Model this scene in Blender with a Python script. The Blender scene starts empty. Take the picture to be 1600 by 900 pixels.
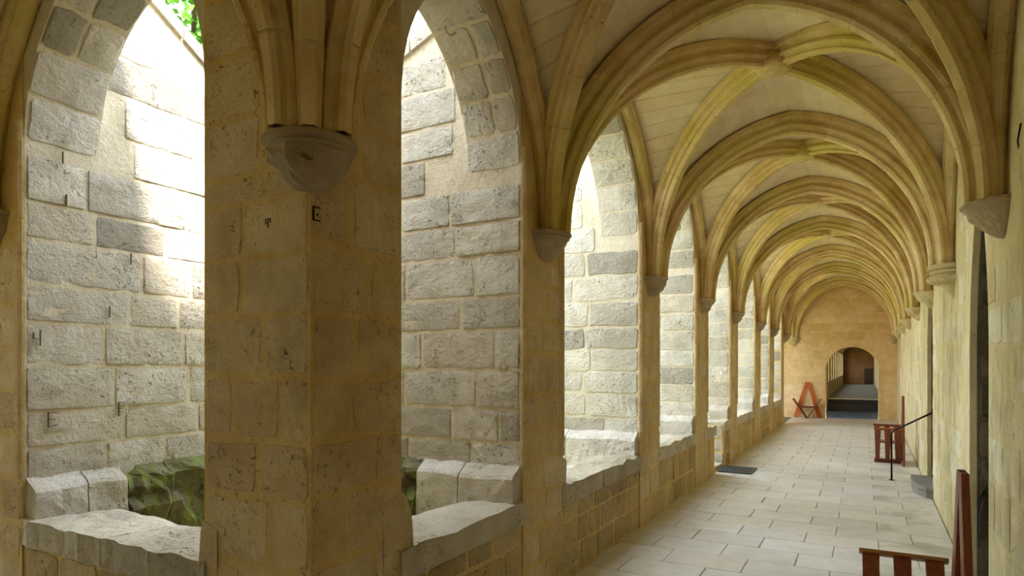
import bpy, bmesh, math, random
from mathutils import Vector, Matrix, noise

# ------------------------------------------------------------------ camera, sky, sun, exposure
S = bpy.context.scene
COL = S.collection
EYE = 1.65
cam_d = bpy.data.cameras.new('camera')
cam = bpy.data.objects.new('camera', cam_d)
COL.objects.link(cam)
cam.location = (0, 0, EYE)
cam.rotation_euler = (math.radians(90), 0, math.atan2(547, 985))
cam_d.sensor_width = 36
cam_d.lens = 985 / 1600 * 36
cam_d.shift_y = (573 - 450) / 1600
cam_d.clip_start = 0.02
S.camera = cam

world = bpy.data.worlds.new('sky')
S.world = world
world.use_nodes = True
bg = world.node_tree.nodes['Background']
bg.inputs['Color'].default_value = (0.79, 0.9, 1.0, 1)
bg.inputs['Strength'].default_value = 1.25

sun_d = bpy.data.lights.new('sun', 'SUN')
sun_d.energy = 2.4
sun_d.angle = math.radians(5.0)
sun_d.color = (1.0, 0.94, 0.84)
sun = bpy.data.objects.new('sun', sun_d)
COL.objects.link(sun)
to_sun = Vector((0.75, -0.16, 1.0)).normalized()
sun.rotation_euler = to_sun.to_track_quat('Z', 'Y').to_euler()
sun.location = (0, 0, 20)

S.view_settings.view_transform = 'Standard'
S.view_settings.look = 'None'
S.view_settings.gamma = 1
S.view_settings.use_curve_mapping = False
S.view_settings.exposure = 2.88
S.render.engine = S.render.engine
try:
    S.cycles.max_bounces = 16
    S.cycles.diffuse_bounces = 12
except Exception:
    pass

rng = random.Random(7)

# ------------------------------------------------------------------ materials
def lin(h):
    h = h.lstrip('#')
    c = [int(h[i:i + 2], 16) / 255 for i in (0, 2, 4)]
    return tuple(x / 12.92 if x <= 0.04045 else ((x + 0.055) / 1.055) ** 2.4 for x in c) + (1,)


class NT:
    def __init__(self, name):
        self.m = bpy.data.materials.new(name)
        self.m.use_nodes = True
        self.t = self.m.node_tree
        self.b = self.t.nodes['Principled BSDF']

    def n(self, kind, **kw):
        nd = self.t.nodes.new(kind)
        for k, v in kw.items():
            if k in nd.inputs:
                nd.inputs[k].default_value = v
            else:
                setattr(nd, k, v)
        return nd

    def l(self, a, b):
        self.t.links.new(a, b)

    def ramp(self, src, stops, interp='LINEAR'):
        r = self.n('ShaderNodeValToRGB')
        r.color_ramp.interpolation = interp
        e = r.color_ramp.elements
        while len(e) < len(stops):
            e.new(0.5)
        for i, (p, c) in enumerate(stops):
            e[i].position = p
            e[i].color = c if len(c) == 4 else tuple(c) + (1,)
        self.l(src, r.inputs[0])
        return r.outputs[0]

    def mix(self, fac, a, b, mode='MIX'):
        m = self.n('ShaderNodeMix', data_type='RGBA', blend_type=mode)
        for sock, val in ((m.inputs[0], fac), (m.inputs[6], a), (m.inputs[7], b)):
            if hasattr(val, 'links'):
                self.l(val, sock)
            else:
                sock.default_value = val
        return m.outputs[2]

    def noise(self, scale, detail=6, rough=0.6, vec=None, dist=0.0):
        nd = self.n('ShaderNodeTexNoise')
        nd.inputs['Scale'].default_value = scale
        nd.inputs['Detail'].default_value = detail
        nd.inputs['Roughness'].default_value = rough
        nd.inputs['Distortion'].default_value = dist
        self.l(vec or self.pos(), nd.inputs['Vector'])
        return nd.outputs[0]

    def pos(self):
        if not hasattr(self, '_p'):
            self._p = self.n('ShaderNodeNewGeometry').outputs['Position']
        return self._p


G = lambda v: (v, v, v, 1)


def stone_mat(name, cols, stain='#6b5c40', stain_amt=0.5, pit=0.6, bump=0.5, chisel=0.0, tint=None, tint_amt=0.5,
              tint_scale=0.9, per_object=True, fine=28.0, stain_lo=0.5, streak=0.0):
    k = NT(name)
    stops = [(i / max(1, len(cols) - 1), lin(c)) for i, c in enumerate(cols)]
    if per_object:
        src = k.n('ShaderNodeObjectInfo').outputs['Random']
    else:
        src = k.ramp(k.noise(2.2, 4, 0.55), [(0.3, G(0)), (0.7, G(1))])
    col = k.ramp(src, stops)
    n1 = k.noise(6.0, 8, 0.65)
    col = k.mix(k.ramp(n1, [(0.35, G(0.0)), (0.75, G(0.55))]), col, k.mix(1.0, col, lin('#d8ccb4'), 'MULTIPLY'))
    n2 = k.noise(1.7, 7, 0.62, dist=0.4)
    col = k.mix(k.ramp(n2, [(stain_lo, G(0)), (stain_lo + 0.2, G(stain_amt))]), col, lin(stain))
    if streak:
        mp0 = k.n('ShaderNodeMapping')
        mp0.inputs['Scale'].default_value = (5, 5, 0.9)
        k.l(k.pos(), mp0.inputs['Vector'])
        n5 = k.noise(1.0, 6, 0.62, vec=mp0.outputs[0], dist=0.3)
        col = k.mix(k.ramp(n5, [(0.5, G(0)), (0.68, G(streak))]), col, lin(stain))
    if tint:
        n4 = k.noise(tint_scale, 4, 0.55, dist=0.6)
        col = k.mix(k.ramp(n4, [(0.45, G(0)), (0.62, G(tint_amt))]), col, lin(tint))
    # pits
    clus = k.ramp(k.noise(3.1, 3, 0.5), [(0.46, G(0)), (0.6, G(1))])
    pits = k.ramp(k.noise(34, 5, 0.7, dist=0.5), [(0.33, G(1)), (0.42, G(0))])
    mul = k.n('ShaderNodeMath', operation='MULTIPLY')
    k.l(pits, mul.inputs[0])
    k.l(clus, mul.inputs[1])
    pf = k.n('ShaderNodeMath', operation='MULTIPLY')
    k.l(mul.outputs[0], pf.inputs[0])
    pf.inputs[1].default_value = pit
    col = k.mix(pf.outputs[0], col, lin('#5a4a35'))
    k.l(col, k.b.inputs['Base Color'])
    k.b.inputs['Roughness'].default_value = 0.92
    k.b.inputs['Specular IOR Level'].default_value = 0.2
    # relief
    h = k.noise(fine, 9, 0.68)
    sc = k.n('ShaderNodeMath', operation='MULTIPLY_ADD')
    k.l(mul.outputs[0], sc.inputs[0])
    sc.inputs[1].default_value = -0.8
    k.l(h, sc.inputs[2])
    hh = sc.outputs[0]
    big = k.noise(7.0, 5, 0.6, dist=0.8)
    ad = k.n('ShaderNodeMath', operation='ADD')
    k.l(hh, ad.inputs[0])
    k.l(big, ad.inputs[1])
    hh = ad.outputs[0]
    if chisel:
        mp = k.n('ShaderNodeMapping')
        mp.inputs['Rotation'].default_value = (0.5, 0.5, 0.4)
        mp.inputs['Scale'].default_value = (22, 22, 48)
        k.l(k.pos(), mp.inputs['Vector'])
        ch = k.noise(1.0, 4, 0.6, vec=mp.outputs[0], dist=0.6)
        a2 = k.n('ShaderNodeMath', operation='MULTIPLY_ADD')
        k.l(ch, a2.inputs[0])
        a2.inputs[1].default_value = chisel
        k.l(hh, a2.inputs[2])
        hh = a2.outputs[0]
    bp = k.n('ShaderNodeBump')
    bp.inputs['Strength'].default_value = bump
    bp.inputs['Distance'].default_value = 0.03
    k.l(hh, bp.inputs['Height'])
    k.l(bp.outputs[0], k.b.inputs['Normal'])
    return k.m


def plain_mat(name, col, rough=0.6, metal=0.0, noise_scale=None, col2=None, spec=0.4, bump=0.0, stretch=None):
    k = NT(name)
    if noise_scale:
        vec = None
        if stretch:
            mp = k.n('ShaderNodeMapping')
            tc = k.n('ShaderNodeTexCoord')
            mp.inputs['Scale'].default_value = stretch
            k.l(tc.outputs['Object'], mp.inputs['Vector'])
            vec = mp.outputs[0]
        nz = k.noise(noise_scale, 6, 0.6, vec=vec)
        k.l(k.ramp(nz, [(0.35, lin(col)), (0.7, lin(col2 or col))]), k.b.inputs['Base Color'])
        if bump:
            bp = k.n('ShaderNodeBump')
            bp.inputs['Strength'].default_value = bump
            bp.inputs['Distance'].default_value = 0.01
            k.l(nz, bp.inputs['Height'])
            k.l(bp.outputs[0], k.b.inputs['Normal'])
    else:
        k.b.inputs['Base Color'].default_value = lin(col)
    k.b.inputs['Roughness'].default_value = rough
    k.b.inputs['Metallic'].default_value = metal
    k.b.inputs['Specular IOR Level'].default_value = spec
    return k.m


M = {}
M['jamb'] = stone_mat('grey_limestone', ['#d3cec6', '#dedad2', '#cdc8bf', '#e0dbd0', '#a39d93', '#dcd6ca', '#c9c0b2'], '#8d877c', 0.5, 0.7, 0.8, 0.35, streak=.25)
M['jamb_mortar'] = stone_mat('pale_mortar', ['#d3c9b4', '#dcd3c0'], '#b5aa94', 0.3, 0.3, 0.5, per_object=False)
M['warm'] = stone_mat('tan_limestone', ['#dec89c', '#d8c091', '#e2cfa8', '#d2ba8e', '#e5d4b2', '#ccb288'], '#8d7450', 0.45, 0.9, 0.75, 0.1, streak=.2)
M['warm_mortar'] = stone_mat('tan_render', ['#d9bb80', '#dfc48e'], '#ab8649', 0.45, 0.7, 0.65, per_object=False)
M['low'] = stone_mat('parapet_limestone', ['#d2bb8a', '#cab280', '#dac69a', '#bba883', '#d4be8e', '#b3a17c'], '#80693f', 0.5, 0.9, 0.9, 0.2, streak=.3)
M['right'] = stone_mat('pale_yellow_limestone', ['#dccfa8', '#dfd3ae', '#d7c99e', '#e6dec2', '#d2c599'], '#9a8a62', 0.55, 0.6, 0.7, 0.2, streak=.5)
M['right_mortar'] = stone_mat('pale_yellow_render', ['#dacb9e', '#dfd2a8'], '#a5935f', 0.5, 0.5, 0.7, per_object=False, streak=.5)
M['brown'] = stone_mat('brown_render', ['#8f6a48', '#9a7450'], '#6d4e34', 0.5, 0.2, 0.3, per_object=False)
M['soot_shade'] = stone_mat('soot_shade_limestone', ['#71674f', '#5a5040', '#82765a', '#665b48'], '#332c22', 0.8, 0.7, 0.9)  # base colour holds soot stain and the painted-in shade of the door recess
M['soot_shade_mortar'] = stone_mat('soot_shade_mortar', ['#6b614b', '#7d7158'], '#332c22', 0.8, 0.6, 0.9, per_object=False)
M['far'] = stone_mat('orange_limestone', ['#f0d6a6', '#ebcd98', '#f3dab0', '#e4c48c', '#f4dfba'], '#c9a66c', 0.4, 0.4, 0.4)
M['far_mortar'] = stone_mat('orange_render', ['#efd4a4', '#f3dcb0'], '#d2b078', 0.3, 0.3, 0.4, per_object=False)
M['rib'] = stone_mat('rib_limestone', ['#e0ca9b', '#dac190', '#e5d2a8'], '#a0742f', 0.6, 0.5, 0.45, tint='#bdb14a', tint_amt=0.6, tint_scale=0.8, per_object=False)
M['web'] = stone_mat('vault_plaster', ['#e3d3b4', '#dfcdab', '#e6d8bc', '#dbc8a4'], '#c0aa84', 0.3, 0.12, 0.2, tint='#d8ca92', tint_amt=0.3, per_object=True)
M['corbel'] = stone_mat('carved_limestone', ['#b8a488', '#bfae92', '#ad9a80'], '#7a6a52', 0.6, 0.5, 0.7, per_object=False)
M['corbel_pale'] = stone_mat('pale_carved_limestone', ['#d3c398', '#c9b88c'], '#8f7d55', 0.5, 0.5, 0.6, per_object=False)
M['sill'] = stone_mat('sill_limestone', ['#cfc6b5', '#d8d0c1', '#c4bba9'], '#8a8270', 0.55, 0.7, 0.9)
M['moss'] = stone_mat('mossy_limestone', ['#8a8468', '#77725a', '#989078'], '#3a3722', 0.8, 0.6, 1.0, tint='#7b8a35', tint_amt=0.7, tint_scale=5.5, per_object=False)
M['slab'] = stone_mat('paving_limestone', ['#cecdca', '#d3d2cf', '#c8c6c2', '#d8d7d5', '#cdc9c0'], '#aca79d', 0.3, 0.12, 0.12, fine=14)
M['slab_damp'] = stone_mat('stained_paving_limestone', ['#cfccc5', '#d5d2cb'], '#8d887e', 0.8, 0.2, 0.12, fine=14, stain_lo=0.46)
for nm in ('slab', 'slab_damp'):
    M[nm].node_tree.nodes['Principled BSDF'].inputs['Roughness'].default_value = 0.42
    M[nm].node_tree.nodes['Principled BSDF'].inputs['Specular IOR Level'].default_value = 0.45
M['joint'] = plain_mat('paving_joint', '#6f6654', 0.95, noise_scale=9, col2='#837965', spec=0.1)
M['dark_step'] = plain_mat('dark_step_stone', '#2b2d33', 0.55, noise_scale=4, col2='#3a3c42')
M['slate'] = plain_mat('grey_step_stone', '#85827b', 0.8, noise_scale=8, col2='#716d65', bump=0.4)
M['wood'] = plain_mat('red_brown_wood', '#66301a', 0.38, noise_scale=3, col2='#854522', stretch=(14, 14, 2))
M['wood_edge'] = plain_mat('golden_rail_wood', '#8a5a2c', 0.32, noise_scale=3, col2='#a06d38', stretch=(14, 14, 2))  # lighter golden tone for the near chair's arm rails
M['wood_orange'] = plain_mat('orange_brown_wood', '#b2541f', 0.45, noise_scale=3, col2='#c66a2e', stretch=(14, 14, 2))
M['door'] = plain_mat('dark_door_wood', '#3a2a1c', 0.7, noise_scale=4, col2='#4a3626', stretch=(14, 14, 2))
M['iron'] = plain_mat('black_iron', '#141414', 0.45, 0.6)
M['grate'] = plain_mat('grey_grate_metal', '#55575c', 0.6, 0.4)
M['mark'] = plain_mat('black_mark', '#2a2018', 0.9)
M['faint_mark'] = plain_mat('worn_mark', '#77695a', 0.95)
M['cable'] = plain_mat('beige_cable', '#b6a78d', 0.6)
M['grass'] = plain_mat('grass_ground', '#8a8f52', 0.95, noise_scale=5, col2='#b5ab7c', spec=0.1, bump=0.6)
M['roof'] = plain_mat('roof_tile', '#a5714f', 0.9, noise_scale=6, col2='#8f5d40')
M['leaf'] = plain_mat('leaf_green', '#41701f', 0.6, noise_scale=3, col2='#76a83c', spec=0.2)
M['bark'] = plain_mat('bark', '#5b4632', 0.95, noise_scale=12, col2='#44331f', bump=0.6)

# ------------------------------------------------------------------ object helpers
def props(o, label=None, cat=None, group=None, kind=None):
    for k, v in (('label', label), ('category', cat), ('group', group), ('kind', kind)):
        if v:
            o[k] = v
    return o


def link(name, me, parent=None):
    o = bpy.data.objects.new(name, me)
    COL.objects.link(o)
    if parent is not None:
        o.parent = parent
        r = parent
        m = parent.matrix_basis.copy()
        while r.parent is not None:
            m = r.parent.matrix_basis @ r.matrix_parent_inverse @ m
            r = r.parent
        o.matrix_parent_inverse = m.inverted()
    return o


class MB:
    """collects polygons, builds one mesh object; coordinates are world coordinates"""
    def __init__(self):
        self.v, self.f, self.s = [], [], []

    def add(self, verts, faces, smooth=False):
        b = len(self.v)
        self.v += [tuple(p) for p in verts]
        self.f += [tuple(b + i for i in f) for f in faces]
        self.s += [smooth] * len(faces)

    def box(self, a, b):
        x0, x1 = sorted((a[0], b[0])); y0, y1 = sorted((a[1], b[1])); z0, z1 = sorted((a[2], b[2]))
        self.add([(x0, y0, z0), (x1, y0, z0), (x1, y1, z0), (x0, y1, z0), (x0, y0, z1), (x1, y0, z1), (x1, y1, z1), (x0, y1, z1)],
                 [(0, 3, 2, 1), (4, 5, 6, 7), (0, 1, 5, 4), (1, 2, 6, 5), (2, 3, 7, 6), (3, 0, 4, 7)])

    def prism(self, pts, d):
        """polygon pts (3D, in order) extruded by vector d"""
        n = len(pts)
        p = [Vector(q) for q in pts]
        d = Vector(d)
        self.add(p + [q + d for q in p], [tuple(range(n))[::-1], tuple(range(n, 2 * n))] +
                 [(i, (i + 1) % n, n + (i + 1) % n, n + i) for i in range(n)])

    def tube(self, pts, r, n=8):
        pts = [Vector(p) for p in pts]
        rings = []
        for i, p in enumerate(pts):
            t = (pts[min(i + 1, len(pts) - 1)] - pts[max(i - 1, 0)]).normalized()
            a = t.cross(Vector((0, 0, 1)))
            if a.length < 0.05:
                a = t.cross(Vector((1, 0, 0)))
            a.normalize()
            b = t.cross(a)
            rings += [p + (a * math.cos(q) + b * math.sin(q)) * r for q in [2 * math.pi * j / n for j in range(n)]]
        f = []
        for i in range(len(pts) - 1):
            for j in range(n):
                f.append((i * n + j, i * n + (j + 1) % n, (i + 1) * n + (j + 1) % n, (i + 1) * n + j))
        self.add(rings, f + [tuple(range(n)), tuple(range((len(pts) - 1) * n, len(pts) * n))], True)

    def build(self, name, mat, parent=None, kind=None, loc=None):
        me = bpy.data.meshes.new(name)
        v = self.v
        if loc is not None:
            v = [(p[0] - loc[0], p[1] - loc[1], p[2] - loc[2]) for p in v]
        me.from_pydata(v, [], self.f)
        me.polygons.foreach_set('use_smooth', self.s)
        bm = bmesh.new(); bm.from_mesh(me)
        bmesh.ops.recalc_face_normals(bm, faces=bm.faces)
        bm.to_mesh(me); bm.free()
        me.materials.append(M[mat])
        o = link(name, me, parent)
        if loc is not None:
            o.location = loc
        if kind:
            o['kind'] = kind
        return o


# ---- shared stone meshes
ASPECTS = [0.2, 0.3, 0.42, 0.56, 0.75]
_protos = {}


def stone_proto(mat, w, rough):
    c = min(range(len(ASPECTS)), key=lambda i: abs(ASPECTS[i] - w))
    var = rng.randrange(5)
    key = (mat, c, var, rough)
    if key in _protos:
        return _protos[key]
    r = random.Random(hash((c, var, rough)) & 0xffff)
    W, H = ASPECTS[c], 0.26
    me = bpy.data.meshes.new('stone')
    if rough:
        nx, ny = max(6, int(W / 0.045) + 2), 8
        v, f = [], []
        off = Vector((c * 3.1 + var * 7.7, var * 1.3, 0))
        for j in range(ny + 1):
            for i in range(nx + 1):
                u, t = i / nx, j / ny
                if 0 < i < nx:
                    u = (0.01 + (W - 0.02) * (i - 1) / (nx - 2)) / W
                if 0 < j < ny:
                    t = (0.01 + (H - 0.02) * (j - 1) / (ny - 2)) / H
                x, y = (u - .5) * W, (t - .5) * H
                e = min(u * W, (1 - u) * W, t * H, (1 - t) * H)
                z = 0.68 + 0.32 * noise.fractal(Vector((x * 9, y * 16, 0)) + off, 0.8, 2.1, 4)
                z = max(0.15, z)
                if e < 1e-6:
                    z = 0.0
                    jit = 0.006
                    x += r.uniform(-jit, jit) * (0 < i < nx); y += r.uniform(-jit, jit) * (0 < j < ny)
                    if i in (0, nx) and j in (0, ny):
                        x *= 1 - 0.012 / W; y *= 1 - 0.016 / H
                v.append((x / W, y / H, z))
        for j in range(ny):
            for i in range(nx):
                a = j * (nx + 1) + i
                f.append((a, a + 1, a + nx + 2, a + nx + 1))
        me.from_pydata(v, [], f)
        me.polygons.foreach_set('use_smooth', [True] * len(f))
    else:
        cut = 0.018
        ring = []
        nl = 2 if W > 0.35 else 1
        def side(a, b, n):
            for i in range(n + 2):
                t = i / (n + 1)
                ring.append((a[0] + (b[0] - a[0]) * t, a[1] + (b[1] - a[1]) * t, 0 < i < n + 1))
        x, y = W / 2, H / 2
        side((-x + cut, -y), (x - cut, -y), nl); side((x, -y + cut), (x, y - cut), 1)
        side((x - cut, y), (-x + cut, y), nl); side((-x, y - cut), (-x, -y + cut), 1)
        n = len(ring)
        o1, o2 = [], []
        for px, py, mid in ring:
            jx, jy = r.uniform(-.009, .009), r.uniform(-.009, .009)
            px2, py2 = px + jx, py + jy
            o1.append((px2 / W, py2 / H, 0.0))
            ins = r.uniform(0.006, 0.016)
            o2.append(((px2 - math.copysign(ins, px) * (abs(px) > x - cut * 1.5)) / W, (py2 - math.copysign(ins, py) * (abs(py) > y - cut * 1.5)) / H, r.uniform(0.72, 1.0)))
        v = o1 + o2 + [(r.uniform(-.1, .1), r.uniform(-.1, .1), 1.12)]
        f = [(i, (i + 1) % n, n + (i + 1) % n, n + i) for i in range(n)] + [(n + i, n + (i + 1) % n, 2 * n) for i in range(n)]
        me.from_pydata(v, [], f)
    me.materials.append(M[mat])
    _protos[key] = me
    return me


def put_stone(parent, mat, O, U, V, w, h, proud, name='stone', rough=False):
    """one stone centred at O on the face spanned by unit U, V"""
    N = U.cross(V)
    me = stone_proto(mat, w if abs(w) > 0 else 0.3, rough)
    o = link(name, me, parent)
    d = proud + 0.012
    P = O - N * 0.012
    o.matrix_basis = Matrix(((U.x * w, V.x * h, N.x * d, P.x), (U.y * w, V.y * h, N.y * d, P.y), (U.z * w, V.z * h, N.z * d, P.z), (0, 0, 0, 1)))
    return o


def lay_stones(parent, mat, O, U, V, W, H, course=0.26, proud=0.008, joint=0.014, wr=(0.28, 0.62), keep=None, rough=False,
               join=False, seed=1, skip=0.0, aligned=False):
    r = random.Random(seed)
    O, U, V = Vector(O), Vector(U).normalized(), Vector(V).normalized()
    N = U.cross(V)
    v = 0.0
    mb = MB() if join else None
    while v < H - 0.06:
        h = min(course * r.uniform(0.86, 1.14), H - v)
        if H - v - h < 0.12:
            h = H - v
        u = 0.0
        first = True
        while u < W - 0.04:
            w = r.uniform(*wr)
            if first:
                w *= r.uniform(0.55, 1.0)
                first = False
            if W - u - w < 0.16:
                w = W - u
            jw = joint * r.uniform(0.7, 1.4)
            cw, ch = w - jw, h - joint * r.uniform(0.7, 1.3)
            cu, cv = u + w / 2, v + h / 2
            if cw > 0.05 and (keep is None or keep(u, v, w, h)) and r.random() >= skip:
                if join:
                    P = O + U * cu + V * cv
                    a, b = U * (cw / 2), V * (ch / 2)
                    k1 = 1 - 0.024 / max(cw, 0.08)
                    k2 = 1 - 0.024 / max(ch, 0.08)
                    pr = proud * r.uniform(0.7, 1.3)
                    q = [P - a - b - N * .01, P + a - b - N * .01, P + a + b - N * .01, P - a + b - N * .01,
                         P - a * k1 - b * k2 + N * pr, P + a * k1 - b * k2 + N * pr, P + a * k1 + b * k2 + N * pr, P - a * k1 + b * k2 + N * pr]
                    mb.add(q, [(4, 5, 6, 7), (0, 1, 5, 4), (1, 2, 6, 5), (2, 3, 7, 6), (3, 0, 4, 7)])
                else:
                    put_stone(parent, mat, O + U * cu + V * cv, U, V, cw, ch, proud * r.uniform(0.6, 1.4), rough=rough)
            u += w
        v += h
    if join and mb.v:
        return mb.build('stonework', mat, parent, 'stuff')


# ---- arches
def arch_pts(s0, s1, spring, R, n=12):
    """pointed (or round) arch outline from s0 to s1 as (s, z)"""
    hw = (s1 - s0) / 2
    R = max(R, hw)
    c = s0 + R
    top = math.sqrt(max(0.0, R * R - (R - hw) ** 2))
    a1 = math.atan2(top, -(R - hw)) if R > hw else math.pi / 2
    out = []
    for i in range(n + 1):
        a = math.pi + (a1 - math.pi) * i / n
        out.append((c + R * math.cos(a), spring + R * math.sin(a)))
    out += [(s0 + s1 - s, z) for s, z in out[-2::-1]]
    return out


class Frame:
    """wall frame: origin O, S along the wall, T into the wall (away from the gallery)"""
    def __init__(self, O, Sd, T):
        self.O, self.S, self.T = Vector(O), Vector(Sd).normalized(), Vector(T).normalized()

    def p(self, s, t, z):
        return self.O + self.S * s + self.T * t + Vector((0, 0, z))


def add_block(mb, F, s0, s1, t0, t1, z0, z1):
    mb.prism([F.p(s0, t0, z0), F.p(s1, t0, z0), F.p(s1, t1, z0), F.p(s0, t1, z0)], (0, 0, z1 - z0))


def add_spandrel(mb, F, s0, s1, spring, R, th, ztop, n=12):
    a = arch_pts(s0, s1, spring, R, n)
    k = len(a)
    v = []
    for t in (0, th):
        v += [F.p(s, t, z) for s, z in a] + [F.p(s, t, ztop) for s, z in a]
    f = []
    for i in range(k - 1):
        f.append((i, i + 1, k + i + 1, k + i))
        f.append((2 * k + i + 1, 2 * k + i, 3 * k + i, 3 * k + i + 1))
        f.append((i + 1, i, 2 * k + i, 2 * k + i + 1))
        f.append((k + i, k + i + 1, 3 * k + i + 1, 3 * k + i))
    f.append((0, k, 3 * k, 2 * k)); f.append((k - 1, 3 * k - 1, 4 * k - 1, 2 * k - 1))
    mb.add(v, f)


def voussoirs(parent, mat, F, s0, s1, spring, R, th, seed, course=0.25, proud=0.006):
    r = random.Random(seed)
    a = arch_pts(s0, s1, spring, R, 60)
    half = len(a) // 2
    for side in (0, 1):
        pts = a[:half + 1] if side == 0 else a[half:][::-1]
        acc, seg = 0.0, []
        cum = [0.0]
        for i in range(1, len(pts)):
            cum.append(cum[-1] + math.dist(pts[i], pts[i - 1]))
        L = cum[-1]
        n = max(2, round(L / course))
        def at(x):
            for i in range(1, len(pts)):
                if cum[i] >= x - 1e-9:
                    q = (x - cum[i - 1]) / max(1e-9, cum[i] - cum[i - 1])
                    return (pts[i - 1][0] + (pts[i][0] - pts[i - 1][0]) * q, pts[i - 1][1] + (pts[i][1] - pts[i - 1][1]) * q)
            return pts[-1]
        for i in range(n):
            p, q = at(L * i / n), at(L * (i + 1) / n)
            A, B = F.p(p[0], 0, p[1]), F.p(q[0], 0, q[1])
            V = (B - A).normalized()
            U = F.T.copy()
            C = F.p((s0 + s1) / 2, 0, spring)
            if (U.cross(V)).dot(C - A) < 0:
                U = -U
            mid = (A + B) / 2
            hh = (B - A).length - 0.014
            cuts = [0, th] if r.random() < 0.75 else [0, th * r.uniform(.35, .65), th]
            for c0, c1 in zip(cuts, cuts[1:]):
                put_stone(parent, mat, mid + F.T * (c0 + c1) / 2, U, V, (c1 - c0) - 0.012, hh, proud * r.uniform(.6, 1.3), 'voussoir')


# ------------------------------------------------------------------ plan of the cloister
XL = -2.0                                    # gallery face of the arcade
def XR(y):
    return 0.71 + 0.0125 * (y - 4.0)
YC = 1.88                                    # near corner of the arcade
YE = 19.97                                   # far corner of the arcade
YF = 22.7                                    # far wall
TH = 0.42                                    # arcade wall thickness
SPRING = 2.6
PIERS = [(3.73, 4.38), (6.27, 6.96), (8.72, 9.50), (11.28, 12.02), (14.1, 14.95), (16.6, 17.4)]
LY = [YC] + [(a + b) / 2 for a, b in PIERS] + [YE]
RY = [2.0, 4.55, 7.15, 9.55, 12.05, 14.8, 17.2, 20.0]
ZTOP = 4.5

FA = Frame((XL, 0, 0), (0, 1, 0), (-1, 0, 0))          # gallery arcade: s = Y
FB = Frame((XL, YC, 0), (-1, 0, 0), (0, 1, 0))         # return arcade: s = distance to the left
FC = Frame((XL, YE, 0), (-1, 0, 0), (0, -1, 0))        # far arcade


# ------------------------------------------------------------------ floor
mb = MB()
mb.box((XL - 0.05, -1.3, -0.35), (1.5, 22.75, -0.014))
mb.box((-10.5, -1.3, -0.35), (XL - 0.05, YC + 0.02, -0.014))
mb.box((-10.5, YE - 0.02, -0.35), (XL - 0.05, 22.75, -0.014))
floor = mb.build('floor', 'joint', kind='structure')

def slab_mesh(mat, seed):
    r = random.Random(seed)
    me = bpy.data.meshes.new('paving_slab')
    e = 0.008
    v = [(-.5, -.5, 0), (.5, -.5, 0), (.5, .5, 0), (-.5, .5, 0)]
    v2 = []
    for x, y, z in v:
        v2.append((x + r.uniform(-.004, .004), y + r.uniform(-.006, .006), .75))
    v3 = [(x - math.copysign(e, x), y - math.copysign(e * 1.5, y), 1.0) for x, y, z in v2]
    f = [(8, 9, 10, 11)]
    for b in (0, 4):
        f += [(b + i, b + (i + 1) % 4, b + 4 + (i + 1) % 4, b + 4 + i) for i in range(4)]
    me.from_pydata([(p[0], p[1], p[2]) for p in v] + v2 + v3, [], f)
    me.materials.append(M[mat])
    return me
slabs = [slab_mesh('slab', i) for i in range(5)]
damp = [slab_mesh('slab_damp', i) for i in range(3)]

def put_slab(x0, x1, y0, y1, mesh, tilt):
    o = link('paving_slab', mesh, floor)
    j = 0.004
    o.matrix_basis = (Matrix.Translation(((x0 + x1) / 2, (y0 + y1) / 2, -0.03)) @ Matrix.Rotation(tilt[0], 4, 'X') @ Matrix.Rotation(tilt[1], 4, 'Y')
                      @ Matrix.Diagonal((x1 - x0 - j, y1 - y0 - j, 0.03 + tilt[2], 1)))

y = -0.86
row = 0
while y < YF - 0.05:
    d = 0.41 * rng.uniform(0.97, 1.03)
    y1 = min(y + d, YF)
    if YF - y1 < 0.15:
        y1 = YF
    off = (0.0, 0.215, 0.40)[row % 2] + rng.uniform(-.02, .02)
    xr = XR(y) - 0.005
    bx0 = (0.13, 0.42)[row % 2] + rng.uniform(-.012, .012)
    xs = [bx0]
    x = bx0 - 0.61 - (0.03 if row % 2 else 0)
    while x > XL + 0.14:
        xs.append(x)
        x -= 0.615 * rng.uniform(.97, 1.03)
    xs.append(XL + 0.0)
    for a, b in zip(xs[1:], xs):
        put_slab(a, b, y, y1, rng.choice(slabs), (rng.uniform(-.0025, .0025), rng.uniform(-.0025, .0025), rng.uniform(-.002, .002)))
    put_slab(bx0, xr, y, y1, rng.choice(damp), (rng.uniform(-.002, .002), rng.uniform(-.002, .002), rng.uniform(-.002, .002)))
    y = y1
    row += 1

# ------------------------------------------------------------------ arcade wall (parapets, arches) along the gallery
openings = []
edges = [2.47] + [v for p in PIERS for v in p] + [19.3]
RADII = [0.95, 1.1, 1.1, 1.1, 1.3, 1.1, 1.15]
for i in range(7):
    openings.append((edges[2 * i], edges[2 * i + 1], RADII[i]))
GAP = (10.06, 10.76)
mb, mp = MB(), MB()
for i, (a, b, R) in enumerate(openings):
    add_spandrel(mb, FA, a, b, 3.0, R, TH, ZTOP)
    a, b = a - .03, b + .03
    if i == 3:
        add_block(mp, FA, a, GAP[0], 0, TH, 0, 0.70)
        add_block(mp, FA, GAP[1], b, 0, TH, 0, 0.70)
        add_block(mp, FA, GAP[0], GAP[1], 0.0, TH, -.2, 0.0)
    else:
        add_block(mp, FA, a, b, 0, TH, 0, 0.70)
wall_left = mb.build('wall_left', 'jamb_mortar', kind='structure')
mp.build('parapet', 'warm_mortar', wall_left)


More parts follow.
